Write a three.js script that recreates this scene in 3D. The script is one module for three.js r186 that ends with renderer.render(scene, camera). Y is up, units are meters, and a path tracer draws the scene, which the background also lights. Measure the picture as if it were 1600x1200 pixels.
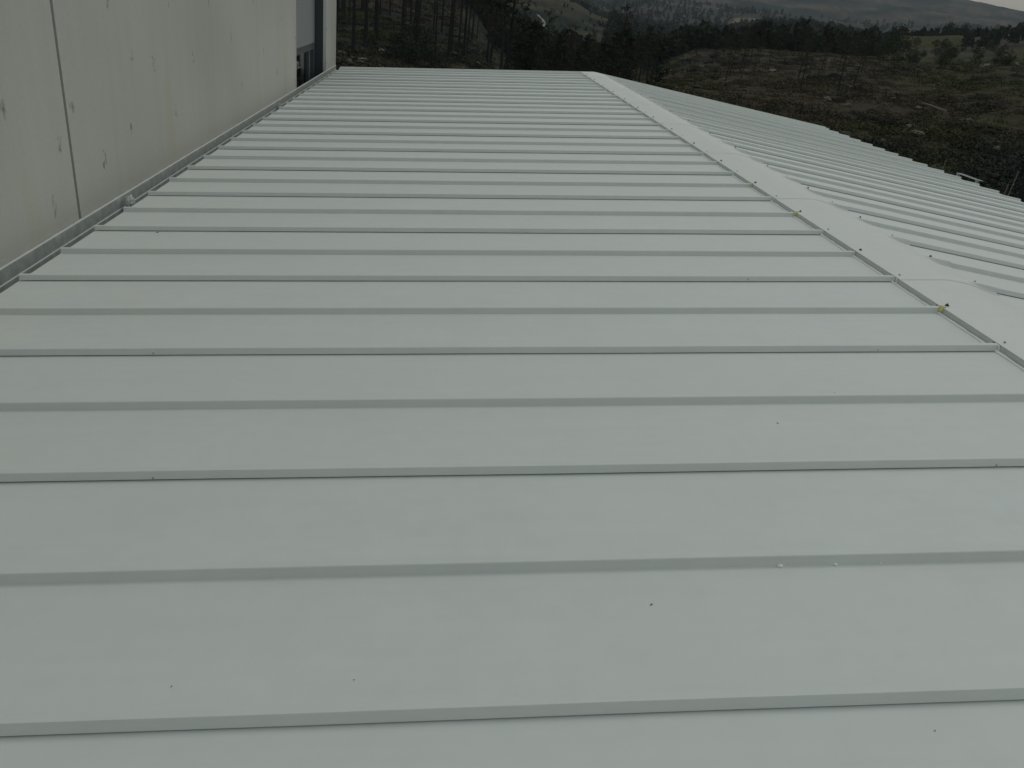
import * as THREE from 'three';
import { mergeGeometries, toCreasedNormals } from 'three/addons/utils/BufferGeometryUtils.js';
import { ImprovedNoise } from 'three/addons/math/ImprovedNoise.js';

// ------------------------------------------------------------------ camera, sky, sun, exposure
const CY = 8.5;                                   // eye height above the ground at the building
const scene = new THREE.Scene();
const camera = new THREE.PerspectiveCamera(52.73, 4 / 3, 0.05, 20000);
camera.position.set(0, CY, 0);
camera.rotation.set(-0.4584, -0.1204, 0.1274, 'YXZ');
const renderer = new THREE.WebGLRenderer({ antialias: true });
renderer.setSize(1024, 768);
renderer.toneMapping = THREE.LinearToneMapping;
renderer.toneMappingExposure = 0.6;
renderer.shadowMap.enabled = true;

const rng = (s => () => { s |= 0; s = s + 0x6D2B79F5 | 0; let t = Math.imul(s ^ s >>> 15, 1 | s); t = t + Math.imul(t ^ t >>> 7, 61 | t) ^ t; return ((t ^ t >>> 14) >>> 0) / 4294967296; })(20241);
const rr = (a, b) => a + (b - a) * rng();
const N = new ImprovedNoise();
const nz = (x, y, z = 0) => N.noise(x, y, z);
const fbm = (x, y, z = 0, o = 4) => { let s = 0, a = 0.5; for (let i = 0; i < o; i++) { s += a * nz(x, y, z + i * 7.3); x *= 2.03; y *= 2.03; a *= 0.5; } return s; };
const clamp = (x, a = 0, b = 1) => Math.min(b, Math.max(a, x));
const sm = (a, b, x) => { const t = clamp((x - a) / (b - a)); return t * t * (3 - 2 * t); };
const lerp = (a, b, t) => a + (b - a) * t;

{ // overcast evening sky: warm grey near the horizon, cooler grey cloud above
  const w = 512, h = 256, d = new Float32Array(w * h * 4);
  for (let j = 0; j < h; j++) {
    const el = ((j + 0.5) / h - 0.5) * Math.PI, s = Math.sin(Math.max(el, 0));
    for (let i = 0; i < w; i++) {
      const a = (i + 0.5) / w * Math.PI * 2, c = 1 + 0.10 * fbm(Math.cos(a) * 2.2 + 4, Math.sin(a) * 2.2, s * 4, 3);
      const t = Math.pow(s, 0.45), k = (j * w + i) * 4;
      const hz = [0.67, 0.555, 0.40], zn = [0.65, 0.745, 0.795];
      for (let q = 0; q < 3; q++) d[k + q] = lerp(hz[q], zn[q], t) * (el < 0 ? 0.45 : c);
      d[k + 3] = 1;
    }
  }
  const tx = new THREE.DataTexture(d, w, h, THREE.RGBAFormat, THREE.FloatType);
  tx.mapping = THREE.EquirectangularReflectionMapping; tx.magFilter = THREE.LinearFilter; tx.needsUpdate = true;
  scene.background = tx; scene.environment = tx;
}
const sun = new THREE.DirectionalLight(new THREE.Color(1, 0.95, 0.87), 0.8);
sun.position.set(30, CY + 62, -48); sun.target.position.set(2, CY, -8);
sun.castShadow = true; sun.shadow.radius = 40;
sun.shadow.camera.left = -60; sun.shadow.camera.right = 60; sun.shadow.camera.top = 60; sun.shadow.camera.bottom = -60; sun.shadow.camera.far = 300;
sun.shadow.mapSize.set(2048, 2048);
scene.add(sun, sun.target);
scene.fog = new THREE.FogExp2(new THREE.Color(0.54, 0.62, 0.68), 0.0001);

// ------------------------------------------------------------------ helpers
const used = new Map();
const numbered = n => { const k = used.get(n) || 0; used.set(n, k + 1); return k ? `${n}_${String(k).padStart(3, '0')}` : n; };
function tag(o, label, category, group) { o.userData.label = label; o.userData.category = category; if (group) o.userData.group = group; return o; }
function thing(name, label, category, pos = [0, 0, 0], group) {
  const o = new THREE.Group(); o.name = numbered(name); o.position.set(...pos); scene.add(o); return tag(o, label, category, group);
}
function part(name, geo, mat, parent) {
  const m = new THREE.Mesh(geo, mat); m.name = parent ? name : numbered(name); m.castShadow = m.receiveShadow = true; (parent || scene).add(m); return m;
}
function copy(o, label, group) {
  const c = o.clone(); c.name = numbered(o.name.replace(/_\d{3}$/, '')); scene.add(c); c.userData = { ...o.userData, label, group }; return c;
}
const RGB = (r, g, b) => new THREE.Color().setRGB(r, g, b);
function noiseTex(size, fn, srgb) {
  const d = new Uint8Array(size * size * 4);
  for (let j = 0; j < size; j++) for (let i = 0; i < size; i++) {
    const c = fn(i / size, j / size), k = (j * size + i) * 4;
    d[k] = clamp(c[0]) * 255; d[k + 1] = clamp(c[1]) * 255; d[k + 2] = clamp(c[2]) * 255; d[k + 3] = 255;
  }
  const t = new THREE.DataTexture(d, size, size, THREE.RGBAFormat); t.wrapS = t.wrapT = THREE.RepeatWrapping;
  t.magFilter = THREE.LinearFilter; t.minFilter = THREE.LinearMipmapLinearFilter; t.generateMipmaps = true;
  if (srgb) t.colorSpace = THREE.SRGBColorSpace; t.needsUpdate = true; return t;
}
// tileable noise on the unit square: wraps by blending four shifted lookups
const tile = (u, v, f, s = 0, o = 4) => { const a = (x, y) => fbm(x * f, y * f, s, o);
  return a(u, v) * (1 - u) * (1 - v) + a(u - 1, v) * u * (1 - v) + a(u, v - 1) * (1 - u) * v + a(u - 1, v - 1) * u * v; };
function geoFrom(pos, uv, idx, col) {
  const g = new THREE.BufferGeometry(); g.setAttribute('position', new THREE.Float32BufferAttribute(pos, 3));
  if (uv) g.setAttribute('uv', new THREE.Float32BufferAttribute(uv, 2));
  if (col) g.setAttribute('color', new THREE.Float32BufferAttribute(col, 3));
  if (idx) g.setIndex(idx); g.computeVertexNormals(); return g;
}
function box(x0, x1, y0, y1, z0, z1) {           // uv in metres
  const g = new THREE.BoxGeometry(x1 - x0, y1 - y0, z1 - z0); g.translate((x0 + x1) / 2, (y0 + y1) / 2, (z0 + z1) / 2);
  const p = g.attributes.position, n = g.attributes.normal, u = g.attributes.uv;
  for (let i = 0; i < p.count; i++) {
    const ax = Math.abs(n.getX(i)), ay = Math.abs(n.getY(i));
    if (ax > .5) u.setXY(i, p.getZ(i), p.getY(i)); else if (ay > .5) u.setXY(i, p.getX(i), p.getZ(i)); else u.setXY(i, p.getX(i), p.getY(i));
  }
  return g;
}
function tubeGeo(pts, radii, sides = 6) {
  const pos = [], uv = [], idx = [];
  for (let i = 0; i < pts.length; i++) {
    const a = pts[Math.max(0, i - 1)], b = pts[Math.min(pts.length - 1, i + 1)];
    const t = b.clone().sub(a).normalize(), up = Math.abs(t.y) > 0.9 ? new THREE.Vector3(1, 0, 0) : new THREE.Vector3(0, 1, 0);
    const s = up.clone().cross(t).normalize(), w = t.clone().cross(s);
    for (let k = 0; k <= sides; k++) { const an = k / sides * Math.PI * 2, r = radii[i];
      pos.push(pts[i].x + (s.x * Math.cos(an) + w.x * Math.sin(an)) * r, pts[i].y + (s.y * Math.cos(an) + w.y * Math.sin(an)) * r, pts[i].z + (s.z * Math.cos(an) + w.z * Math.sin(an)) * r); uv.push(k / sides, i * .2); }
  }
  for (let i = 0; i < pts.length - 1; i++) for (let k = 0; k < sides; k++) { const a = i * (sides + 1) + k, b = a + sides + 1; idx.push(a, b, a + 1, a + 1, b, b + 1); }
  return geoFrom(pos, uv, idx);
}
const V = (x, y, z) => new THREE.Vector3(x, y, z);
function lump(r, seed, sq = [1, 1, 1], amp = .35, det = 2, f = 1.4) {
  const g = new THREE.IcosahedronGeometry(1, det), p = g.attributes.position;
  for (let i = 0; i < p.count; i++) {
    const x = p.getX(i), y = p.getY(i), z = p.getZ(i), k = 1 + amp * 2 * fbm(x * f + seed, y * f - seed * .7, z * f, 3);
    p.setXYZ(i, x * k * r * sq[0], y * k * r * sq[1], z * k * r * sq[2]);
  }
  g.computeVertexNormals(); return g;
}

// ------------------------------------------------------------------ materials
const paintTex = noiseTex(512, (u, v) => {        // fine dust and faint rolling marks in white coil coating
  const a = tile(u, v, 5, 1), b = tile(u, v, 26, 5, 3), st = tile(u, v, 9, 12, 2), run = fbm(u * 2, v * 38, 17, 3) * (1 - u) + fbm((u - 1) * 2, v * 38, 17, 3) * u;
  const k = 0.955 + a * 0.022 + b * 0.022 + run * .016; const wm = st * 0.012; return [k + wm, k, k - wm];
}, true);
paintTex.repeat.set(1 / 1.9, 1 / 1.9);
const paintRough = noiseTex(256, (u, v) => { const k = 0.64 + tile(u, v, 7, 3) * 0.12; return [k, k, k]; });
paintRough.repeat.set(1 / 1.3, 1 / 1.3);
const white = new THREE.MeshStandardMaterial({ color: RGB(0.73, 0.765, 0.73), map: paintTex, roughness: 1, roughnessMap: paintRough });
const whiteTrim = new THREE.MeshStandardMaterial({ color: RGB(0.74, 0.765, 0.725), map: paintTex, roughness: 0.5 });
const sealMat = new THREE.MeshStandardMaterial({ color: RGB(0.90, 0.92, 0.89), roughness: 0.35 });
const foamMat = new THREE.MeshStandardMaterial({ color: RGB(0.72, 0.66, 0.30), roughness: 0.9 });
const paleFoamMat = new THREE.MeshStandardMaterial({ color: RGB(0.70, 0.68, 0.48), roughness: 0.9 });
const blackRubber = new THREE.MeshStandardMaterial({ color: RGB(0.02, 0.02, 0.02), roughness: 0.6 });
const greyScrew = new THREE.MeshStandardMaterial({ color: RGB(0.28, 0.3, 0.28), roughness: 0.45, metalness: 0.4 });
const galvTex = noiseTex(256, (u, v) => { const a = tile(u, v, 14, 2, 3), s = tile(u, v, 60, 9, 1); const k = 0.80 + a * .25 + (s > .33 ? .18 : 0); return [k, k * 1.0, k]; }, true);
const galv = new THREE.MeshStandardMaterial({ color: RGB(0.66, 0.70, 0.67), map: galvTex, roughness: 0.5, metalness: 0.05 });
const aluMat = new THREE.MeshStandardMaterial({ color: RGB(0.6, 0.6, 0.6), roughness: 0.35, metalness: 0.7 });
const darkFrame = new THREE.MeshStandardMaterial({ color: RGB(0.085, 0.10, 0.105), roughness: 0.45 });
const blindMat = new THREE.MeshStandardMaterial({ color: RGB(0.25, 0.27, 0.27), roughness: 0.6 });
const jambMat = new THREE.MeshStandardMaterial({ color: RGB(0.045, 0.055, 0.065), roughness: 0.5 });
const glassMat = new THREE.MeshPhysicalMaterial({ color: RGB(0.9, 0.95, 0.95), transmission: 1, thickness: 0, roughness: 0.05, ior: 1.5 });
const renderMat = new THREE.MeshStandardMaterial({ color: RGB(0.5, 0.5, 0.47), roughness: 0.9 });

// concrete panel cladding: the wall map covers z -18..+3, y CY-3..CY+4
const WZ0 = -18.2, WZ1 = 3.2, WY0 = -3, WY1 = 4.2;
const wallTex = (() => {
  const c = document.createElement('canvas'); c.width = 2048; c.height = 768; const x = c.getContext('2d');
  const im = x.createImageData(2048, 768), d = im.data;
  for (let j = 0; j < 768; j++) for (let i = 0; i < 2048; i++) {
    const z = WZ0 + (i + .5) / 2048 * (WZ1 - WZ0), y = WY1 - (j + .5) / 768 * (WY1 - WY0), k = (j * 2048 + i) * 4;
    const blot = fbm(z * .55, y * .5, 3, 4), streak = fbm(z * 6.5, y * .35, 11, 3), warm = fbm(z * .3 + 9, y * .2, 5, 3), fine = nz(z * 40, y * 40, 1), rust = sm(.12, .35, fbm(z * 3.1, y * .28, 21, 3));
    const b = 0.725 + blot * .055 + streak * .02 + fine * .014 - rust * .012;
    d[k] = 255 * clamp(b + warm * .022 + .004 + rust * .008); d[k + 1] = 255 * clamp(b + .004); d[k + 2] = 255 * clamp(b - .028 - warm * .025 - rust * .014); d[k + 3] = 255;
  }
  x.putImageData(im, 0, 0);
  const PX = z => (z - WZ0) / (WZ1 - WZ0) * 2048, PY = y => (WY1 - y) / (WY1 - WY0) * 768, pm = 2048 / (WZ1 - WZ0);
  const marks = [[-6.29, -.33], [-7.59, -.33], [-6.66, -.70], [-7.11, -.81], [-8.19, -.82], [-7.58, -1.24], [-6.48, -1.24], [-5.94, -1.35], [-5.30, -1.16], [-4.70, -.87], [-5.53, -.95], [-8.78, -.36], [-10.0, -1.26], [-5.1, -1.5],
    [-9.6, -.72], [-11.2, -.95], [-10.7, -.35], [-12.4, -.6], [-12.0, -1.3], [-3.9, -1.2], [-4.3, -.3], [-2.6, -.8], [-1.5, -1.1], [-.5, -.4], [-6.1, .3], [-7.9, .5], [-9.8, .4], [-4.9, .6], [-3.0, .4], [-11.6, .7], [-1.2, .9], [-5.5, 1.3], [-8.2, 1.5], [-10.4, 1.6], [-2.4, 1.8]];
  for (const [z, y] of marks) {                   // chipped patches where fixings were torn off the panel face
    const n = 4 + Math.floor(rng() * 5);
    for (let q = 0; q < n; q++) {
      x.strokeStyle = `rgba(${40 + rng() * 30 | 0},${42 + rng() * 28 | 0},${36 + rng() * 24 | 0},${rr(.2, .52)})`; x.lineWidth = rr(.6, 1.4);
      const cx = PX(z) + rr(-.026, .026) * pm, cy = PY(y) + rr(-.055, .055) * pm * 1.1;
      x.beginPath(); x.moveTo(cx, cy); x.lineTo(cx + rr(-1.2, 1.2), cy + rr(1, 3)); if (rng() > .5) x.lineTo(cx + rr(-1.5, 1.5), cy + rr(3, 5)); x.stroke();
    }
  }
  const t = new THREE.CanvasTexture(c); t.colorSpace = THREE.SRGBColorSpace; t.magFilter = THREE.LinearFilter; return t;
})();
const wallBump = noiseTex(256, (u, v) => { const k = .5 + tile(u, v, 20, 4) * .5; return [k, k, k]; }); wallBump.repeat.set(1 / 1.1, 1 / 1.1);
const wallMat = new THREE.MeshStandardMaterial({ color: RGB(0.93, 0.945, 0.945), map: wallTex, roughness: 0.75 });
function wallUV(g) { const p = g.attributes.position, u = g.attributes.uv; for (let i = 0; i < p.count; i++) u.setXY(i, (p.getZ(i) - WZ0) / (WZ1 - WZ0), (p.getY(i) - CY - WY0) / (WY1 - WY0)); return g; }

// ------------------------------------------------------------------ terrain
const AZ = [-12, -6, 0, 4, 7, 10, 13, 17, 21, 25, 29, 32, 35, 45];
const RN = [20, 50, 80, 120, 170, 230, 320, 450, 650, 1000, 1500, 2200, 3200, 4500, 9000];
const HT = [
  [-8.5, -6.4, -6.2, -6.0, -5.0, 0, 15, 40, 70, 110, 150, 190, 240, 200, 100],
  [-8.5, -6.4, -6.2, -6.0, -5.2, -1, 13, 38, 66, 110, 150, 190, 240, 200, 100],
  [-8.5, -6.9, -6.6, -6.6, -6.0, -4, 4, 22, 45, 90, 140, 190, 240, 200, 100],
  [-8.5, -7.7, -8.0, -10, -13, -15, -13, -8, 8, 40, 90, 160, 230, 200, 100],
  [-8.5, -8.0, -9.0, -12, -15, -17, -17, -14, 3, 0, 20, 80, 200, 200, 100],
  [-8.5, -8.0, -9.0, -11, -14, -17, -19, -16, -6, -12, 0, 70, 195, 180, 90],
  [-8.5, -7.9, -8.0, -9.0, -10, -12, -15, -16, -15, -14, 10, 70, 190, 170, 80],
  [-8.5, -7.6, -7.3, -7.0, -6.5, -6.0, -12, -14, -12, -8, 12, 60, 178, 160, 70],
  [-8.5, -7.6, -7.0, -6.0, -5.0, -4.3, -8, -9, -6, 6, 20, 55, 172, 150, 60],
  [-8.5, -7.5, -6.6, -5.4, -4.2, -3.4, -5.5, -5, -2, 5, 15, 50, 168, 140, 60],
  [-8.5, -7.4, -6.3, -4.8, -3.0, -2.6, 0, 5.5, -5, 0, 20, 70, 163, 130, 50],
  [-8.5, -7.3, -5.8, -4.0, -2.2, -1.2, 2, 8, -5, 0, 20, 75, 151, 120, 50],
  [-8.5, -7.2, -5.0, -2.8, -0.8, 1.0, 6, 12, 0, 0, 25, 75, 144, 110, 50],
  [-8.5, -7.2, -5.0, -2.8, -0.5, 2.0, 7, 13, 4, 5, 30, 75, 130, 110, 50]];
const catmull = (a, b, c, d, t) => b + 0.5 * t * (c - a + t * (2 * a - 5 * b + 4 * c - d + t * (3 * (b - c) + d - a)));
function colH(row, lr) {
  let i = 0; while (i < RN.length - 2 && lr > Math.log(RN[i + 1])) i++;
  const t = clamp((lr - Math.log(RN[i])) / (Math.log(RN[i + 1]) - Math.log(RN[i])));
  const g = q => row[clamp(q, 0, RN.length - 1)]; return catmull(g(i - 1), g(i), g(i + 1), g(i + 2), t);
}
function hRaw(az, r) {
  const lr = Math.log(Math.max(r, 20));
  let a = clamp(az, AZ[0], AZ[AZ.length - 1]), i = 0; while (i < AZ.length - 2 && a > AZ[i + 1]) i++;
  let t = clamp((a - AZ[i]) / (AZ[i + 1] - AZ[i])); t = t * t * (3 - 2 * t);
  let h = lerp(colH(HT[i], lr), colH(HT[i + 1], lr), t);
  const over = az > 45 ? (az - 45) / 135 : az < -12 ? (-12 - az) / 168 : 0;
  if (over > 0) h = lerp(h, (colH(HT[0], lr) + colH(HT[13], lr)) / 2, over * over * (3 - 2 * over));
  return h;
}
function groundH(x, z) {
  const r = Math.hypot(x, z), az = Math.atan2(x, -z) * 180 / Math.PI;
  let h = hRaw(az, r);
  const k = sm(24, 60, r);
  h += k * (fbm(x / 9, z / 9, 2, 4) * 0.75 + fbm(x / 2.3, z / 2.3, 8, 3) * .22) * (1 - sm(240, 500, r) * .5);
  h += sm(250, 900, r) * fbm(x / 120, z / 120, 4, 5) * 9 + sm(1000, 2600, r) * fbm(x / 500, z / 500, 6, 5) * 46;
  return h + CY;
}
function groundC(x, z, out) {                     // what the ground is made of: burnt soil, dead grass, heath, fields
  const r = Math.hypot(x, z), az = Math.atan2(x, -z) * 180 / Math.PI;
  const n1 = fbm(x / 14, z / 14, 31, 4), n2 = fbm(x / 3.2, z / 3.2, 41, 4), n3 = fbm(x / 60, z / 60, 51, 4), n4 = fbm(x / 260, z / 260, 61, 5);
  const burnt = [.031, .035, .032], heath = [.064, .056, .041], grass = [.056, .063, .030], wood = [.026, .036, .020];
  const mix = (a, b, t) => [lerp(a[0], b[0], t), lerp(a[1], b[1], t), lerp(a[2], b[2], t)];
  let c = mix(burnt, heath, sm(-.20, .26, n1 * .8 + .9 * n3 + .4 * n2 + sm(10, 20, az) * .12 - sm(9, 3, az) * .14 - sm(90, 50, r) * .16 * sm(15, 22, az)));
  c = mix(c, grass, sm(.0, .25, .8 * fbm(x / 38, z / 38, 57, 4) + .4 * n1 + sm(25, 31, az) * .22 * sm(80, 150, r) - .03));
  if (r > 200) {
    const far = sm(230, 330, r);
    let f = mix([.022, .034, .031], [.100, .086, .072], sm(-.10, .26, n4 * .9 + .5 * n3 + .6 * fbm(x / 90, z / 45, 15, 4)));
    if (az > 2 && az < 10.5 && r > 330 && r < 760) f = mix(f, [.088, .084, .056], .8 * sm(-.16, .12, n3 + .7 * fbm(x / 40, z / 18, 19, 3)) * sm(10.5, 9.8, az));   // cleared spur
    c = mix(c, f, far);
    if (az > 27.6 && az < 31.6 && r > 330 && r < 440) { const rows = .5 + .5 * Math.sin((x * .92 + z * .4) * 2.4); c = mix([.078, .076, .03], [.045, .05, .024], rows * .7); }        // vineyard rows
    if (az > 8.9 && az < 10.6 && r > 760 && r < 900) c = [.24, .23, .07];
    if (az > 7.9 && az < 8.8 && r > 770 && r < 850) c = [.17, .17, .12];
    if (az > 18.2 && az < 22.6 && r > 1180 && r < 1480 + 60 * n4) c = [.25, .215, .125];
    if (az > 18.3 && az < 19.6 && r > 380 && r < 430) c = [.20, .18, .10];
  }
  const k = 1 + .7 * n2 + (r > 200 ? 1.2 * fbm(x / 26, z / 11, 91, 4) : 0) + (r > 800 ? 1.0 * fbm(x / 190, z / 90, 95, 4) : 0) + .3 * nz(x * 1.3, z * 1.3, 5) * (r < 260 ? 1 : .4);
  for (let q = 0; q < 3; q++) out.push(Math.max(.008, c[q] * k));
}
{
  const az = []; for (let a = -180; a < -16; a += 4) az.push(a); for (let a = -16; a < 42; a += .13) az.push(a); for (let a = 42; a <= 180; a += 4) az.push(a);
  az[az.length - 1] = 180;
  const rad = [0.5, 8]; for (let r = 18; r < 9000; r *= 1.021) rad.push(r);
  const pos = [], uv = [], col = [], idx = [];
  for (const r of rad) for (const a of az) {
    const t = a * Math.PI / 180, x = Math.sin(t) * r, z = -Math.cos(t) * r; pos.push(x, groundH(x, z), z); uv.push(x / 6, z / 6); groundC(x, z, col);
  }
  const w = az.length;
  for (let i = 0; i < rad.length - 1; i++) for (let j = 0; j < w - 1; j++) { const p = i * w + j; idx.push(p, p + 1, p + w, p + 1, p + w + 1, p + w); }
  const soilTex = noiseTex(512, (u, v) => { const k = .86 + tile(u, v, 9, 2, 5) * .5 + tile(u, v, 50, 6, 2) * .35; return [k, k * .985, k * .95]; }, true);
  const soil = new THREE.MeshPhysicalMaterial({ vertexColors: true, map: soilTex, roughness: 1, specularIntensity: .08 });
  const g = part('ground', geoFrom(pos, uv, idx, col), soil); g.userData.kind = 'structure';
  // a second, farther mountain behind the ridge
  const p2 = [], c2 = [], i2 = []; const n = 160;
  for (let j = 0; j <= 14; j++) for (let i = 0; i <= n; i++) {
    const a = (14 + i / n * 50) * Math.PI / 180, r = 6800 + j * 160, pk = 332 * (.95 + .30 * fbm(a * 9, 3.3, 0, 4)) + (a * 57.3 < 33 ? 0 : -(a * 57.3 - 33) * 6);
    p2.push(Math.sin(a) * r, CY + pk * Math.sin(Math.PI * .5 * sm(0, 10, j)) - 60 * (1 - j / 14), -Math.cos(a) * r);
    const k = .05 + .02 * fbm(a * 60, j, 2, 3); c2.push(k, k * 1.02, k * 1.0);
  }
  for (let j = 0; j < 14; j++) for (let i = 0; i < n; i++) { const p = j * (n + 1) + i; i2.push(p, p + 1, p + n + 1, p + 1, p + n + 2, p + n + 1); }
  const far = part('hill', geoFrom(p2, null, i2, c2), new THREE.MeshPhysicalMaterial({ vertexColors: true, roughness: 1, specularIntensity: .08 })); far.userData.kind = 'structure';
}
const polar = (az, r) => { const a = az * Math.PI / 180; return [Math.sin(a) * r, -Math.cos(a) * r]; };
const onGround = (az, r, dy = 0) => { const [x, z] = polar(az, r); return [x, groundH(x, z) + dy, z]; };
{ // pale winding track on the spur
  const pts = [[5.25, 452], [5.6, 455], [5.85, 464], [5.95, 478], [5.85, 492], [5.6, 500], [5.5, 508]].map(([a, r]) => V(...onGround(a, r, .25)));
  const cv = new THREE.CatmullRomCurve3(pts), pos = [], idx = []; const n = 60;
  for (let i = 0; i <= n; i++) { const p = cv.getPoint(i / n), t = cv.getTangent(i / n), s = V(-t.z, 0, t.x).normalize(); const w = .9 + .25 * nz(i * .4, 2);
    for (const q of [-1, 1]) { const x = p.x + s.x * w * q, z = p.z + s.z * w * q; pos.push(x, groundH(x, z) + .3, z); } }
  for (let i = 0; i < n; i++) idx.push(i * 2, i * 2 + 1, i * 2 + 2, i * 2 + 1, i * 2 + 3, i * 2 + 2);
  const g = part('path', geoFrom(pos, null, idx), new THREE.MeshStandardMaterial({ color: RGB(.24, .225, .185), roughness: 1 })); g.userData.kind = 'structure';
}

// ------------------------------------------------------------------ white metal-roofed building
const D0 = 1.2312, SL = 0.0909, SR = 0.1053, XL = -2.275, XC = 2.70, XA = 3.0, XE = 8.33, ZF = -17.46, ZN = 3.0;
const yL = x => CY - 1.487 + SL * x, yA = yL(XA), yR = x => yA - SR * (x - XA), yRoof = x => x < XA ? yL(x) : yR(x);
const hall = thing('metal_roofed_building', 'building with white ribbed sheet metal roof, filling most of the view', 'building', [0, 0, 0]);
const RH = .031;
function panelGeo(x0, x1, j, last) {
  const lift = .0045 + .0025 * nz(j * 1.7, 4.2), e = .0025;
  let out = [[.030, -.05], [.030, RH - .004], [.0125, RH - .004], [.003, lift + .0005], [0, lift], [.0085, RH - e], [.0105, RH], [.0345, RH], [.0365, RH - e], [.055, .0015], [.060, 0]];
  if (!last) out.push([.27, 0], [.496, 0], [.500, .0012], [.509, RH - 1.5 * e], [.5115, RH - e * .6], [.534, RH - e * .6], [.5365, RH - 1.5 * e], [.555, .0015], [.560, 0], [.78, 0], [1.027, 0], [1.027, -.05]);
  else out.push([.222, 0], [.222, -.05]);
  const n = 36, m = out.length, pos = [], uv = [], idx = [];
  for (let i = 0; i <= n; i++) {
    const x = lerp(x0, x1, i / n);
    for (let k = 0; k < m; k++) {
      const z = -(D0 + j) - out[k][0], h = out[k][1];
      const wob = h > -.01 ? .0010 * nz(x * .8, z * 1.1, 3) + .0006 * nz(x * 3.1, z * 2.6, 7) : 0, wz = h > .001 ? .0018 * nz(x * .9, Math.round(out[k][0] * 2) + j * 3.7, 9) : 0;
      pos.push(x, yRoof(x) + h + wob, z + wz); uv.push(x, z + h);
    }
  }
  for (let i = 0; i < n; i++) for (let k = 0; k < m; k++) { const a = i * m + k, b = i * m + (k + 1) % m, c = a + m, d = b + m; idx.push(a, b, c, b, d, c); }
  for (const i of [0, n]) { const sh = out.map(p => new THREE.Vector2(p[0], p[1])); for (const t of THREE.ShapeUtils.triangulateShape(sh, [])) idx.push(...t.map(q => i * m + q)); }
  const g = new THREE.BufferGeometry(); g.setAttribute('position', new THREE.Float32BufferAttribute(pos, 3)); g.setAttribute('uv', new THREE.Float32BufferAttribute(uv, 2)); g.setIndex(idx);
  return toCreasedNormals(g, .35);
}
const leftPanels = {};
for (let j = -4; j <= 16; j++) {
  leftPanels[j] = part('roof_panel', panelGeo(XL + .004 * nz(j * 2.3, 1.1), XA - .06, j, j === 16), white, hall);
  part('roof_panel', panelGeo(XA + .06, XE + .02 * nz(j * 1.3, 6.1), j, j === 16), white, hall);
}
// verge trims at the far gable end
for (const [x0, x1] of [[XL, XA - .01], [XA + .01, XE]]) {
  const pos = [], uv = [], idx = [], sec = [[-.10, ZF], [.036, ZF], [.036, ZF + .055], [.004, ZF + .06]]; const n = 12;
  for (let i = 0; i <= n; i++) { const x = lerp(x0, x1, i / n); for (const [h, z] of sec) { pos.push(x, yRoof(x) + h + .001 * nz(x * 2, 1), z); uv.push(x, z + h); } }
  for (let i = 0; i < n; i++) for (let k = 0; k < 3; k++) { const a = i * 4 + k; idx.push(a, a + 1, a + 4, a + 1, a + 5, a + 4); }
  part('verge_trim', toCreasedNormals(geoFrom(pos, uv, idx), .4), whiteTrim, hall);
}
// ridge caps, two metres each, lapped
const screwGeo = (() => { const a = new THREE.CylinderGeometry(.0105, .012, .0025, 10); a.translate(0, .00125, 0); const b = new THREE.CylinderGeometry(.0052, .0056, .008, 6); b.translate(0, .006, 0); return mergeGeometries([a, b]); })();
const ribC = u => { const d = ((u % .5) + .5) % .5; return Math.min(Math.abs(d - .022), Math.abs(d - .522)); };   // distance to the nearest rib centre
const capTop = (x, z) => {                        // height of the cap above the panels
  const d = (((-z - D0 - .022 + .25) % .5) + .5) % .5 - .25, b = d < 0 ? sm(-.034, -.018, d) : 1 - sm(.018, .075, d);
  const edge = sm(3.10, 3.335, x), sag = .0034 * nz(x * 3, z * 1.2, 5) + .0018 * nz(x * 8, z * 3.1, 8);
  let h = lerp(.0345, lerp(.003, .035, b) + .003 * nz(z * 2.2, 3.3), edge) + sag * sm(2.72, 2.9, x);
  return h;
};
const caps = [];
for (let i = -1; i <= 8; i++) {
  const zN = -(.175 + 2 * i) + .012 * nz(i * 3.1, 2), zB = Math.max(-(.175 + 2 * (i + 1)) - .05, ZF - .01); if (zN < ZF + .05) break;
  const xs = [XC, XC + .0012, XC + .004, 2.76, 2.84, 2.92, 2.965, 2.985, 3.0, 3.015, 3.035, 3.08, 3.12, 3.16, 3.20, 3.24, 3.28, 3.32, 3.345, 3.3465], pos = [], uv = [], idx = [];
  const n = Math.round((zN - zB) / .0085), m = xs.length;
  for (let q = 0; q <= n; q++) { const z = lerp(zN, zB, q / n), t = q / n;
    for (let k = 0; k < m; k++) {
      let x = xs[k]; if (x > 3.3) x += .03 * Math.exp(-Math.pow(ribC(-z - D0) / .1, 2)) - .012 + .01 * nz(z * 3, 7.7);
      const apex = Math.min(yL(x), yR(x)) - (Math.abs(x - XA) < .035 ? .0015 * (1 - Math.abs(x - XA) / .035) : 0);
      let h = capTop(Math.min(x, 3.36), z) + (.0010 - .0014 * t);
      if (k === 0) h -= .0042; if (k === m - 1) h -= .004;
      pos.push(x, apex + h, z); uv.push(x, z);
    } }
  for (let q = 0; q < n; q++) for (let k = 0; k < m - 1; k++) { const a = q * m + k; idx.push(a, a + 1, a + m, a + 1, a + m + 1, a + m); }
  caps.push({ zN, zB, mesh: part('ridge_cap', toCreasedNormals(geoFrom(pos, uv, idx), .5), whiteTrim, hall) });
}
const capAt = z => (caps.find(c => z <= c.zN && z > c.zB) || caps[caps.length - 1]).mesh;
const kMax = 32;
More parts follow.
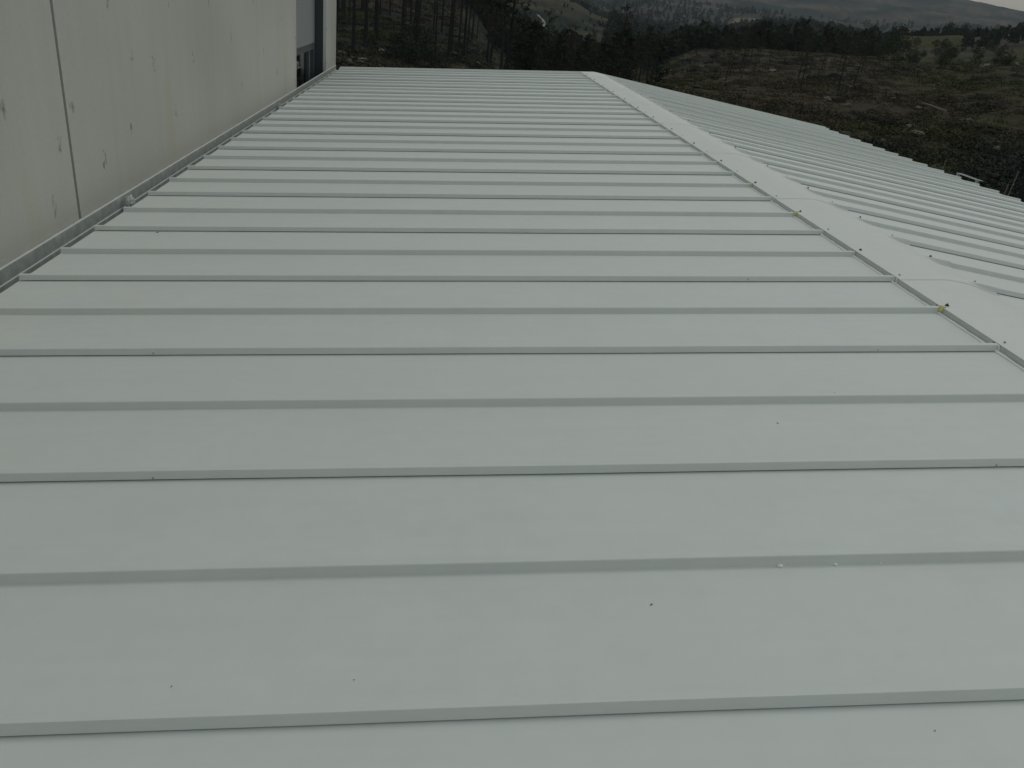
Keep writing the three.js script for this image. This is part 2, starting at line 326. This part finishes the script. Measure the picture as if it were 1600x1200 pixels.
for (let k = -2; k <= kMax; k++) {
  const zf = -(D0 + .5 * k), cap = capAt(zf - .03), dark = ((k % 2) + 2) % 2 === 1;
  // screw on the near and on the far edge of the cap
  for (const [x, far] of [[2.738, 0], [3.225 + .012 * nz(k * 1.9, 2), 1]]) {
    const z = zf - .024 + .008 * nz(k * 2.7, x), s = part('screw', screwGeo, dark ? blackRubber : greyScrew, cap), sc = dark ? rr(.8, 1.08) : .55;
    s.position.set(x, yRoof(x) + capTop(x, z) + .0028, z); s.scale.set(sc, sc, sc); s.rotation.z = x < 3 ? SL : -SR; s.rotation.y = rng() * 3;
  }
  if (k < kMax) {
    const z0 = zf - .057, z1 = zf - .499, y = yL(XC);
    const g = box(XC + .002, XC + .0035, y - .002, y + .0325, z1, z0); part('cap_lip', g, whiteTrim, cap);
    const pts = [], rad = []; const n = 22; for (let q = 0; q <= n; q++) { const z = lerp(z0 + .004, z1 - .002, q / n); pts.push(V(XC - .0075 - .006 * Math.abs(nz(z * 9, 4.4)), y + .001, z)); rad.push(.0072 + .0034 * nz(z * 14, 2.2)); }
    part('sealant_bead', tubeGeo(pts, rad, 7), sealMat, cap);
  }
  // sealant up the near flank of each rib
  if (!dark || rng() > .45) {
    const two = caps.some(c => Math.abs(c.zN - zf) < .12), y = yL(XC);
    for (const dz of two ? [.004, .034] : [.004]) {
      const pts = [], rad = []; for (let q = 0; q <= 7; q++) { pts.push(V(XC - .002 + .002 * nz(q * .8, k, dz * 90), y + .001 + RH * q / 7, zf + dz - .010 * (q / 7) + .0015 * nz(q * .9, k + 4))); rad.push(.0052 + .002 * nz(q * 1.2, k * 2.2)); }
      part('sealant_bead', tubeGeo(pts, rad, 7), sealMat, cap);
    }
  }
  if (k === 5 || k === 9 || k === 11) {
    const f = part('foam_blob', lump(1, k * 1.3, [.010, .019, .013], .4, 2, 1.8), k === 11 ? paleFoamMat : foamMat, cap); f.position.set(XC - .004, yL(XC) + .019, zf + .002); f.rotation.set(.3, .4, .2);
    const f2 = part('foam_blob', lump(1, k * 2.3, [.014, .005, .014], .4, 2, 1.8), k === 11 ? paleFoamMat : foamMat, cap); f2.position.set(XC + .006, yL(XC) + .0375, zf - .006);
  }
}
// rivets, chips and sealant drops on the near slope
const hitRoof = (u, v, dy = 0) => {               // roof point under a given direction of the fitted camera
  camera.updateMatrixWorld(); const f = 1210.5, d = V((u - 800) / f, -(v - 600) / f, -1).applyQuaternion(camera.quaternion), t = (-1.487 + dy) / (d.y - SL * d.x); return V(d.x * t, CY + d.y * t, d.z * t);
};
for (const [x, k, du, h] of [[-1.222, 4, .004, .012], [-.885, 2, .0035, .010], [2.044, 2, .0035, .010], [2.104, 4, .004, .012], [1.818, 6, .003, .016]]) {
  const z = -(D0 + .5 * k) - du, j = Math.floor(k / 2), s = part('rivet', new THREE.SphereGeometry(.0032, 10, 8), greyScrew, leftPanels[j]); s.position.set(x, yL(x) + h, z + .0015);
}
for (const [x, k, r] of [[1.062, 1, .0068], [1.228, 1, .0048], [1.364, 1, .003]]) {
  const s = part('sealant_drop', lump(r, x * 9, [1.3, .8, .9], .3, 2), sealMat, leftPanels[Math.floor(k / 2)]); s.position.set(x, yL(x) + .003, -(D0 + .5 * k) + .001);
}
const chipMat = new THREE.MeshStandardMaterial({ color: RGB(.14, .14, .12), roughness: .8 });
for (const [u, v, s] of [[1018, 944, .0038], [268, 1072, .0024], [553, 1062, .0022], [1461, 1141, .0025], [246, 363, .009], [1215, 661, .004], [1304, 614, .005]]) {
  const p = hitRoof(u, v, .002), m = part('debris_chip', lump(s, u, [1, .35, .45], .4, 1), chipMat); m.position.copy(p); m.rotation.y = u; tag(m, 'tiny dark speck of debris lying on a flat roof pan', 'debris', 'specks of debris on the roof');
}
// box gutter between the eave and the concrete building
function sheet(pts, t, z0, z1, n = 40) {
  const off = pts.map((p, i) => { const a = pts[Math.max(0, i - 1)], b = pts[Math.min(pts.length - 1, i + 1)]; const dx = b[0] - a[0], dy = b[1] - a[1], l = Math.hypot(dx, dy); return [p[0] + dy / l * t, p[1] - dx / l * t]; });
  const o = [...pts, ...off.reverse()], m = o.length, pos = [], uv = [], idx = [];
  for (let i = 0; i <= n; i++) { const z = lerp(z0, z1, i / n); for (const [x, y] of o) { pos.push(x + .0012 * nz(z * .9, y * 3), y + CY + .0015 * nz(z * .7, 5), z); uv.push(z, x + y); } }
  for (let i = 0; i < n; i++) for (let k = 0; k < m; k++) { const a = i * m + k, b = i * m + (k + 1) % m; idx.push(a, b, a + m, b, b + m, a + m); }
  return toCreasedNormals(geoFrom(pos, uv, idx), .5);
}
for (const [z0, z1] of [[3, -2.97], [-2.975, -8.97], [-8.975, -14.9], [-14.905, -17.9]])
  part('gutter', sheet([[-2.4485, -1.681], [-2.425, -1.684], [-2.424, -1.768], [-2.4165, -1.7695], [-2.4155, -1.862], [-2.20, -1.862], [-2.20, -1.79]], -.0018, z0, z1), galv, hall);
for (const [x, y, r] of [[-2.4285, -1.681, .0052], [-2.4205, -1.7675, .0036]]) {
  const pts = [], rad = []; for (let q = 0; q <= 40; q++) { const z = lerp(3, -17.9, q / 40); pts.push(V(x + .001 * nz(z * .9, 3), CY + y + .0015 * nz(z * .7, 5), z)); rad.push(r); } part('gutter_edge', tubeGeo(pts, rad, 8), whiteTrim, hall);
}
// body of the hall under the roof
{
  const T = .22, m = renderMat;
  part('wall', box(-2.195, -2.195 + T, 0, CY - 1.80, ZF + .12, ZN - .02), m, hall);
  part('wall', box(XE - .45, XE - .45 + T, 0, yR(XE - .2) - .07, ZF + .12, ZN - .02), m, hall);
  for (const z of [ZF + .12 - T, ZN - .02]) {
    const s = new THREE.Shape([[-2.195, 0], [XE - .23, 0], [XE - .23, yR(XE - .2) - .075], [XA, yA - .075], [-2.195, yL(-2.195) - .075]].map(p => new THREE.Vector2(...p)));
    const g = new THREE.ExtrudeGeometry(s, { depth: T, bevelEnabled: false }); g.translate(0, 0, z); part('wall', g, m, hall);
  }
}

// ------------------------------------------------------------------ concrete building on the left
const conc = thing('concrete_building', 'taller beige concrete panel building standing close along the left of the roof', 'building', [0, 0, 0]);
const XW = -2.45, TW = .22, HW = CY + 4.0;
for (const [z0, z1] of [[3.1, 2.575], [2.56, -5.421], [-5.455, -13.435]]) {
  const g = box(XW - TW, XW, 0, HW, z1, z0); part('wall_panel', wallUV(g), wallMat, conc);
}
part('wall_panel', wallUV(box(XW - TW, XW, 0, HW, -17.965, -16.70)), wallMat, conc).userData.label = 'narrow pilaster panel at the far corner';
part('joint_filler', box(XW - TW, XW - .15, 0, HW - .02, -5.4545, -5.4215), jambMat, conc);
part('joint_filler', box(XW - TW, XW - .03, 0, HW - .02, 2.5605, 2.5745), jambMat, conc);
// metal angles along the panel edges, with their screws
const edgeScrew = new THREE.SphereGeometry(.011, 8, 6);
for (const [z0, z1] of [[-13.478, -13.445], [-16.698, -16.66], [-18.0, -17.966]]) {
  const t = part('edge_trim', box(XW - .06, XW + .004, 2, HW - .01, z0, z1), aluMat === 0 ? null : whiteTrim, conc);
  for (let q = 0; q < 9; q++) { const s = part('screw', edgeScrew, greyScrew, t); s.position.set(XW + .006, CY - 1.55 + q * .62, (z0 + z1) / 2 + (z0 < -17 ? .12 : .035)); s.scale.set(.5, 1, 1); }
}
part('window_jamb', box(XW - TW - .3, XW - .062, 2, HW - .02, -16.70, -16.662), jambMat, conc);
part('window_jamb', box(XW - TW - .3, XW - .062, 2, HW - .02, -13.476, -13.436), jambMat, conc);
{ // tall window with a roller blind pulled half down
  const x = XW - TW, win = new THREE.Group(); win.name = 'window'; conc.add(win);
  const zA = -13.48, zB = -16.66, yb = CY - 1.19;
  part('roller_blind', box(x - .004, x + .004, yb, HW - .05, zB + .035, zA - .0), blindMat, win);
  part('blind_rail', box(x - .008, x + .010, yb - .030, yb - .002, zB + .035, zA), darkFrame, win);
  part('window_frame', box(x - .05, x + .004, yb - .115, yb - .034, zB + .002, zA), darkFrame, win);
  part('window_frame', box(x - .05, x + .002, 5.0, yb - .117, zB + .002, zB + .16), darkFrame, win);
  part('mullion', box(x - .05, x + .006, 5.0, yb - .117, -16.10, -15.95), darkFrame, win);
  part('window_frame', box(x - .05, x + .002, 5.0, yb - .117, -13.60, zA), darkFrame, win);
  part('pane', box(x - .030, x - .024, 5.0, yb - .117, -15.948, -13.602), glassMat, win);
  part('pane', box(x - .046, x - .040, 5.0, yb - .117, -16.498, -16.102), glassMat, win);
  part('sill', box(x - .05, XW + .03, 4.9, 4.998, zB + .002, zA), darkFrame, win);
}
{ // the rest of the body: inner floor, back and end walls, parapet roof
  const m = renderMat, xb = -11;
  part('wall', box(xb - .2, xb, 0, HW, -17.965, 3.1), m, conc);
  part('wall', box(xb, XW - TW - .002, 0, HW, -17.96, -17.74), m, conc);
  part('wall', box(xb, XW - TW - .002, 0, HW, 2.88, 3.09), m, conc);
  part('wall', box(XW - TW, XW - .08, 0, 4.89, -16.66, -13.48), m, conc);
  part('floor_slab', box(xb, XW - TW - .35, 4.6, 4.8, -17.73, 2.87), m, conc);
  part('roof_slab', box(xb, XW - .02, HW + .002, HW + .25, -17.96, 3.09), m, conc);
}
// crumpled plastic caught in the gutter
{
  const mat = new THREE.MeshPhysicalMaterial({ color: RGB(.72, .76, .73), roughness: .35, transmission: .3, thickness: 0 });
  const bag = (label, s, pos) => {
    const g = new THREE.IcosahedronGeometry(1, 4), p = g.attributes.position;
    for (let i = 0; i < p.count; i++) { const x = p.getX(i), y = p.getY(i), z = p.getZ(i); const k = .62 + .55 * Math.abs(fbm(x * 2.4 + s * 50, y * 2.4, z * 2.4, 4)) * 2 + (y > .5 ? (y - .5) * .9 : 0) * (.6 + nz(x * 5, z * 5)); p.setXYZ(i, x * k * .05, y * k * .075, z * k * .085); }
    const m = part('plastic_bag', toCreasedNormals(g, .3), mat); m.scale.setScalar(s); m.position.set(...pos); return tag(m, label, 'plastic bag');
  };
  bag('crumpled clear plastic caught in the gutter near the wall joint', .8, [-2.37, CY - 1.735, -6.12]);
  bag('small white plastic scrap caught far along the gutter', .55, [-2.385, CY - 1.745, -11.8]).rotation.y = 1.2;
}

// ------------------------------------------------------------------ small things beyond the right eave
{
  const t = thing('roof_bracket', 'short bright twin-rail metal bracket lying on the right eave edge', 'bracket', [XE + .02, yR(XE) + .045, -12.1]); t.scale.set(.8, .8, .85);
  const bar = (a, b, r) => tubeGeo([V(...a), V(...b)], [r, r], 8);
  part('rail', bar([-.02, .03, -.33], [-.02, .03, .33], .006), aluMat, t); part('rail', bar([.10, .02, -.33], [.10, .02, .33], .006), aluMat, t);
  for (const z of [-.31, .31]) part('cross_bar', bar([-.02, .028, z], [.10, .022, z], .006), aluMat, t);
  part('foot', box(-.03, .02, -.02, .03, .28, .33), greyScrew, t); part('foot', box(-.03, .02, -.02, .03, -.33, -.28), greyScrew, t);
  const stalkMat = new THREE.MeshStandardMaterial({ color: RGB(.22, .19, .14), roughness: 1 });
  const stalk = (az, r, top, lean, label) => {
    const [x, z] = polar(az, r), y0 = groundH(x, z), y1 = CY + top, g = [];
    const pts = [], rad = []; for (let q = 0; q <= 8; q++) { const f = q / 8; pts.push(V(lean * f * f + .04 * nz(q * .5, az), f * (y1 - y0), .03 * nz(q * .6, r))); rad.push(lerp(.03, .007, f)); } g.push(tubeGeo(pts, rad, 6));
    const o = thing('dry_stalk', label, 'plant', [x, y0, z], 'dry stalks beyond the right eave'); part('stem', g[0], stalkMat, o);
    const tw = []; for (let q = 0; q < 7; q++) { const f = rr(.5, .97), p = V(lean * f * f, f * (y1 - y0), 0), a = rr(0, 6.28), l = rr(.12, .4) * (1.2 - f); tw.push(tubeGeo([p, p.clone().add(V(Math.cos(a) * l, l * 1.2, Math.sin(a) * l))], [.008, .003], 4)); }
    part('twigs', mergeGeometries(tw), stalkMat, o);
  };
  stalk(32.8, 20, -2.06, .12, 'thin dry stalk sticking up farther along the right eave');
  stalk(36.62, 18, -1.84, .22, 'thin dry stalk sticking up near the right picture edge');
  stalk(37.0, 17.5, -2.02, -.05, 'short dry stalk tip beside the right picture edge');
}

// ------------------------------------------------------------------ rocks
const rockTex = noiseTex(256, (u, v) => { const k = .7 + tile(u, v, 6, 3, 5) * .7; return [k, k * .98, k * .93]; }, true);
const rockMats = [[.31, .295, .265], [.21, .20, .178], [.14, .135, .12]].map(c => new THREE.MeshPhysicalMaterial({ specularIntensity: .2, color: RGB(...c), map: rockTex, roughness: 1 }));
const rockGeos = []; for (let i = 0; i < 9; i++) rockGeos.push(toCreasedNormals(lump(1, i * 3.7 + 2, [1.15, .62, .85], .42, 2, 1.1), .6));
const rockZones = [
  ['boulder', 'grey boulder among the burnt pines beyond the far roof end', 'rocks among the burnt pines', 70, () => [rr(-8.4, 3.5), rr(66, 160)], .22, .75],
  ['boulder', 'grey rock on the burnt slope past the ridge of the roof', 'rocks on the slope past the ridge', 75, () => [rr(11, 20), rr(70, 190)], .2, .65],
  ['boulder', 'grey rock on the brown open slope beyond the right eave', 'rocks on the slope beyond the right eave', 150, () => [rr(20, 36.5), rr(48, 190)], .18, .7]];
for (const [name, label, group, n, f, s0, s1] of rockZones) for (let i = 0; i < n; i++) {
  const [a, r] = f(), s = lerp(s0, s1, Math.pow(rng(), 2.6)) * .56 * (.8 + r / 200), m = part(name, rockGeos[i % 9], rockMats[Math.floor(Math.pow(rng(), .8) * 3)]);
  m.position.set(...onGround(a, r, s * .3)); m.scale.set(s * rr(.8, 1.5), s * rr(.7, 1.1), s); m.rotation.set(rr(-.3, .3), rr(0, 6.28), rr(-.3, .3)); tag(m, label, 'rock', group);
}
{
  const big = (label, a, r, s, mi, gi) => { const m = part('boulder', rockGeos[gi], rockMats[mi]); m.position.set(...onGround(a, r, s[1] * .25)); m.scale.set(...s); m.rotation.y = a; tag(m, label, 'rock'); return m; };
  const paleRock = new THREE.MeshStandardMaterial({ color: RGB(.42, .39, .35), map: rockTex, roughness: 1 });
  big('squarish grey block just past the far left roof corner', -6.85, 70, [.22, .30, .22], 0, 3);
  big('second low grey block past the far left roof corner', -6.15, 70.5, [.24, .22, .22], 0, 5);
  const l = big('long pale weathered slab lying behind the two grey blocks', -5.9, 72, [.42, .2, .25], 0, 1); l.material = paleRock; l.rotation.y = .35;
  big('pale ledge of rock just above the far roof edge', .5, 72, [.6, .18, .35], 0, 2);
  big('broad rock outcrop on the slope right of the ridge', 30.7, 95, [.6, .3, .4], 0, 4);
  big('layered rock outcrop on the right slope, nearest the eave', 30.6, 78, [.5, .3, .35], 0, 6);
  big('bright small rock on the right slope', 29.0, 106, [.5, .35, .4], 0, 7).material = paleRock;
  const logMat = new THREE.MeshStandardMaterial({ color: RGB(.20, .18, .145), roughness: 1 });
  const [x, y, z] = onGround(31.35, 93, .25), t = part('fallen_log', tubeGeo([V(-1.6, .5, -.3), V(-.4, .38, 0), V(.8, .18, .2), V(1.9, .05, .5)], [.05, .085, .09, .10], 8), logMat); t.position.set(x, y, z); t.rotation.y = -.3; t.scale.set(.7, 1.0, .7); tag(t, 'pale fallen log leaning over the rock outcrop on the right slope', 'log');
}

// ------------------------------------------------------------------ trees
const barkMat = new THREE.MeshPhysicalMaterial({ specularIntensity: .15, color: RGB(.030, .030, .028), roughness: 1 });
const barkGrey = new THREE.MeshPhysicalMaterial({ specularIntensity: .15, color: RGB(.05, .044, .038), roughness: 1 });
const leafTex = noiseTex(64, (u, v) => { const k = .75 + tile(u, v, 5, 3) * .6; return [k, k, k * .9]; }, true);
const leaf = (r, g, b) => new THREE.MeshPhysicalMaterial({ color: RGB(r, g, b), map: leafTex, roughness: 1, specularIntensity: .15, transmission: .15, thickness: 0, side: THREE.DoubleSide });
const leafDark = leaf(.058, .076, .062), leafBrown = leaf(.090, .074, .055), leafGreen = leaf(.056, .072, .036);
function leaves(n, place, size, asp = .45) {     // n small leaf or needle-spray faces
  const pos = [], uv = [];
  for (let i = 0; i < n; i++) {
    const c = place(i), s = size * rr(.6, 1.3), d = V(rr(-1, 1), rr(-.7, .9), rr(-1, 1)).normalize(), e = V(rr(-1, 1), rr(-1, 1), rr(-1, 1)).cross(d).normalize();
    const w = s * asp; const a = c.clone().addScaledVector(d, -s * .5), b = c.clone().addScaledVector(e, w * .5), f = c.clone().addScaledVector(d, s * .55), g = c.clone().addScaledVector(e, -w * .5);
    for (const p of [a, b, f, a, f, g]) { pos.push(p.x, p.y, p.z); uv.push(p.x * .7, p.y * .7); }
  }
  return geoFrom(pos, uv);
}
function pineGeo(H, crown0, dens, size, spread) {
  const bend = rr(-.5, .5), tr = [], rad = []; const at = f => V(bend * f * f * .7, H * f, bend * .4 * f);
  for (let q = 0; q <= 7; q++) { tr.push(at(q / 7)); rad.push(lerp(.16, .02, q / 7) * H / 11); }
  const g = [tubeGeo(tr, rad, 7)], tips = [];
  const nb = 26; for (let q = 0; q < nb; q++) {
    const f = lerp(crown0 * .55, .98, q / nb) + rr(-.02, .02), a = rr(0, 6.28), inC = f > crown0, l = (inC ? spread * H * (1.1 - f) * rr(.7, 1.3) + .25 : rr(.2, .8)), p = at(f), e = p.clone().add(V(Math.cos(a) * l, l * rr(-.1, .4), Math.sin(a) * l));
    const m = p.clone().lerp(e, .5); m.y += .05; g.push(tubeGeo([p, m, e], [.03 * H / 11, .02 * H / 11, .008], 4)); if (inC) tips.push([p, e]);
  }
  const crown = leaves(dens, i => { const [p, e] = tips[i % tips.length], t = Math.pow(rng(), .6); return p.clone().lerp(e, t * 1.05).add(V(rr(-1, 1), rr(-.6, .8), rr(-1, 1)).multiplyScalar(.32 * H / 11)); }, size);
  return [mergeGeometries(g), crown];
}
function bushyGeo(H, w, dens, size) {
  const g = [], lobes = []; const nl = 9;
  g.push(tubeGeo([V(0, 0, 0), V(.05, H * .2, .02), V(0, H * .45, 0)], [.11, .08, .04], 6));
  for (let q = 0; q < nl; q++) { const a = q / nl * 6.28 + rr(-.3, .3), f = rr(.14, .82), rad = w * .5 * Math.sin(Math.PI * clamp(f * .95 + .02)) * rr(.45, .8), c = V(Math.cos(a) * rad, H * f, Math.sin(a) * rad); lobes.push([c, w * rr(.22, .34)]); g.push(tubeGeo([V(0, H * .2, 0), c], [.05, .015], 4)); }
  lobes.push([V(0, H * .8, 0), w * .28]);
  const crown = leaves(dens, i => { const [c, r] = lobes[i % lobes.length]; const d = V(rr(-1, 1), rr(-1, 1), rr(-1, 1)).normalize().multiplyScalar(r * Math.pow(rng(), .4)); d.y *= .8; return c.clone().add(d); }, size, .6);
  return [mergeGeometries(g), crown];
}
const kinds = {
  pine: [0, 1, 2, 3].map(() => [...pineGeo(11, .48, 620, .42, .20), barkMat, leafDark]),
  burnt: [0, 1, 2, 3].map(() => [...pineGeo(10, .36, 420, .26, .20), barkMat, leafBrown]),
  conifer: [0, 1, 2].map(() => [...pineGeo(9, .16, 800, .46, .27), barkMat, leafDark]),
  bushy: [0, 1, 2].map(() => [...bushyGeo(5, 4.4, 760, .34), barkGrey, leafGreen]),
  scorched: [0, 1].map(() => [...bushyGeo(5, 4.6, 700, .30), barkMat, leafDark])
};
const protos = {};
function tree(kind, v, name, label, group, a, r, s) {
  const key = kind + v + name; let o;
  if (!protos[key]) { o = thing(name, label, 'tree', [0, 0, 0], group); const k = kinds[kind][v]; part('trunk', k[0], k[2], o); part('crown', k[1], k[3], o); protos[key] = o; }
  else { o = copy(protos[key], label, group); }
  o.userData.label = label; if (group) o.userData.group = group; else delete o.userData.group;
  o.position.set(...onGround(a, r, -.1)); o.scale.set(s * rr(.85, 1.15), s, s * rr(.85, 1.15)); o.rotation.set(rr(-.04, .04), rr(0, 6.28), rr(-.04, .04)); return o;
}
for (let i = 0; i < 64; i++) { const b = i % 3 === 0; tree(b ? 'burnt' : 'pine', i % 4, 'pine_tree', 'dark slender pine in the burnt wood beyond the far roof end', 'pines of the burnt wood', rr(-8.6, 4.2), lerp(70, 210, Math.pow(rng(), .8)), rr(.8, 1.45)); }
for (let i = 0; i < 7; i++) tree('scorched', i % 2, 'scorched_bush', 'dense blackened bush just past the middle of the far roof edge', 'blackened bushes past the far roof edge', rr(-4.3, -1.2), rr(70, 84), rr(.45, .85));
for (let i = 0; i < 62; i++) { const a = rr(4.2, 14.5), r = rr(75, 175); tree(i % 3 ? 'conifer' : 'burnt', i % 3, 'conifer_tree', 'dark conifer in the thicket behind the ridge end', 'conifers behind the ridge end', a, r, rr(.62, .95) * (a < 8.5 && r < 110 ? .95 : 1.05)); }
for (let i = 0; i < 40; i++) tree('burnt', i % 4, 'burnt_tree', 'thin scorched tree on the open slope crest right of the ridge', 'scorched trees on the crest', rr(14, 27.5), lerp(88, 225, Math.pow(rng(), .7)), rr(.40, .66));
for (let i = 0; i < 56; i++) tree(i % 4 ? 'conifer' : 'bushy', i % 3, 'evergreen_tree', 'dark evergreen in the belt behind the slope crest', 'evergreens behind the crest', rr(16, 28.5), rr(245, 360), rr(.55, .92) * (i % 4 ? 1 : 1.4));
for (let i = 0; i < 52; i++) tree('bushy', i % 3, 'broadleaf_tree', 'low rounded dark tree among the green fields at far right', 'low trees at far right', rr(27.0, 37), rr(175, 340), rr(.32, .85));
tree('bushy', 0, 'broadleaf_tree', 'left one of two lone round trees on the field crest', null, 30.9, 432, 1.25);
tree('bushy', 1, 'broadleaf_tree', 'right one of two lone round trees on the field crest', null, 31.65, 436, 1.15);
for (const [a, r, s] of [[27.9, 300, 1.5], [28.3, 305, 1.7], [28.8, 300, 1.1]]) tree('bushy', 2, 'broadleaf_tree', 'tall dark bushy tree in front of the yellowish vineyard', 'bushy trees in front of the vineyard', a, r, s);

// far woods, seen as one mass
{
  const g = leaves(60, () => { const d = V(rr(-1, 1), rr(0, 1.9), rr(-1, 1)); return V(d.x * 1.9 * (1.15 - d.y * .45), d.y * 2.7 + .4, d.z * 1.9 * (1.15 - d.y * .45)); }, 1.7, .7);
  const list = []; let tries = 0;
  while (list.length < 20000 && tries++ < 130000) {
    const a = rr(-28, 62), r = Math.exp(rr(Math.log(235), Math.log(1900))), [x, z] = polar(a, r);
    if (a > 27.3 && a < 31.8 && r < 450) continue; if (a > 27.3 && r < 290) continue; if (a > 14.5 && r < 245) continue; if (a > 18 && a < 23 && r > 1130 && r < 1520) continue; if (a > 8.6 && a < 10.8 && r > 700 && r < 930) continue; if (a > 18 && a < 20 && r > 340 && r < 440) continue;
    const spur = a > 2 && a < 10.2 && r > 340 && r < 760, dn = fbm(x / 150, z / 150, 77, 4) + (spur ? -.24 : r > 1100 ? -.02 : .08); if (dn < rr(-.12, .12)) continue;
    list.push([x, groundH(x, z) - .3, z, rr(.65, 1.35) * (spur ? .38 : 1) * (r > 700 ? 1.2 : a > 27 ? (r < 460 ? .45 : .7) : 1)]);
  }
  const im = new THREE.InstancedMesh(g, leaf(.050, .066, .056), list.length); im.name = 'distant_forest'; im.userData = { kind: 'stuff', label: 'dark far woods covering the valley and hillsides', category: 'forest' };
  const m = new THREE.Matrix4(), q = new THREE.Quaternion(), c = new THREE.Color();
  list.forEach(([x, y, z, s], i) => { q.setFromAxisAngle(V(0, 1, 0), rr(0, 6.28)); m.compose(V(x, y, z), q, V(s, s * rr(.8, 1.25), s)); im.setMatrixAt(i, m); const k = rr(.6, 1.3); im.setColorAt(i, c.setRGB(k * rr(.9, 1.15), k, k * rr(.85, 1.1))); });
  im.castShadow = im.receiveShadow = true; scene.add(im);
}
// scorched scrub and dead grass over the near slopes
{
  const mk = (n, h, w) => { const pos = []; for (let i = 0; i < n; i++) { const a = rr(0, 6.28), r = rr(0, w), x = Math.cos(a) * r, z = Math.sin(a) * r, l = h * rr(.5, 1.1), lx = rr(-.4, .4) * l, lz = rr(-.4, .4) * l, b = rr(.02, .05), t = rr(0, 3.1); pos.push(x - Math.cos(t) * b, 0, z - Math.sin(t) * b, x + Math.cos(t) * b, 0, z + Math.sin(t) * b, x + lx, l, z + lz); } return geoFrom(pos); };
  const scrub = (name, label, cat, g, mat, count, zone, s0, s1) => {
    const im = new THREE.InstancedMesh(g, mat, count); im.name = name; im.userData = { kind: 'stuff', label, category: cat };
    const m = new THREE.Matrix4(), q = new THREE.Quaternion(), c = new THREE.Color(); let i = 0, tr = 0;
    while (i < count && tr++ < count * 8) { const [a, r] = zone(), [x, z] = polar(a, r); if (fbm(x / 11, z / 11, s0 * 40, 3) < rr(-.25, .15)) continue; const s = rr(s0, s1);
      q.setFromAxisAngle(V(0, 1, 0), rr(0, 6.28)); m.compose(V(x, groundH(x, z) - .03, z), q, V(s, s * rr(.6, 1.2), s)); im.setMatrixAt(i, m); const k = rr(.75, 1.5), gc = []; groundC(x, z, gc); im.setColorAt(i, c.setRGB(gc[0] * k, gc[1] * k, gc[2] * k)); i++; }
    im.count = i; im.castShadow = im.receiveShadow = true; scene.add(im);
  };
  const mat = c => new THREE.MeshPhysicalMaterial({ color: RGB(...c), roughness: 1, specularIntensity: .1, side: THREE.DoubleSide });
  scrub('burnt_scrub', 'blackened low scrub over the near slopes', 'scrub', leaves(110, () => { const d = V(rr(-1, 1), rr(0, 1), rr(-1, 1)); return V(d.x * .6, d.y * .45 * (1.1 - Math.hypot(d.x, d.z) * .6), d.z * .6); }, .16, .5), mat([1.05, 1.05, 1.0]), 10500, () => [rr(-16, 54), Math.exp(rr(Math.log(45), Math.log(230)))], .5, 1.5);
  scrub('dead_grass', 'dull brown and olive grass over the near slopes', 'grass', mk(22, .2, .7), mat([1.4, 1.3, 1.0].map(q => q * .7)), 10000, () => [rr(-16, 54), Math.exp(rr(Math.log(45), Math.log(230)))], .6, 1.6);
}

renderer.render(scene, camera);
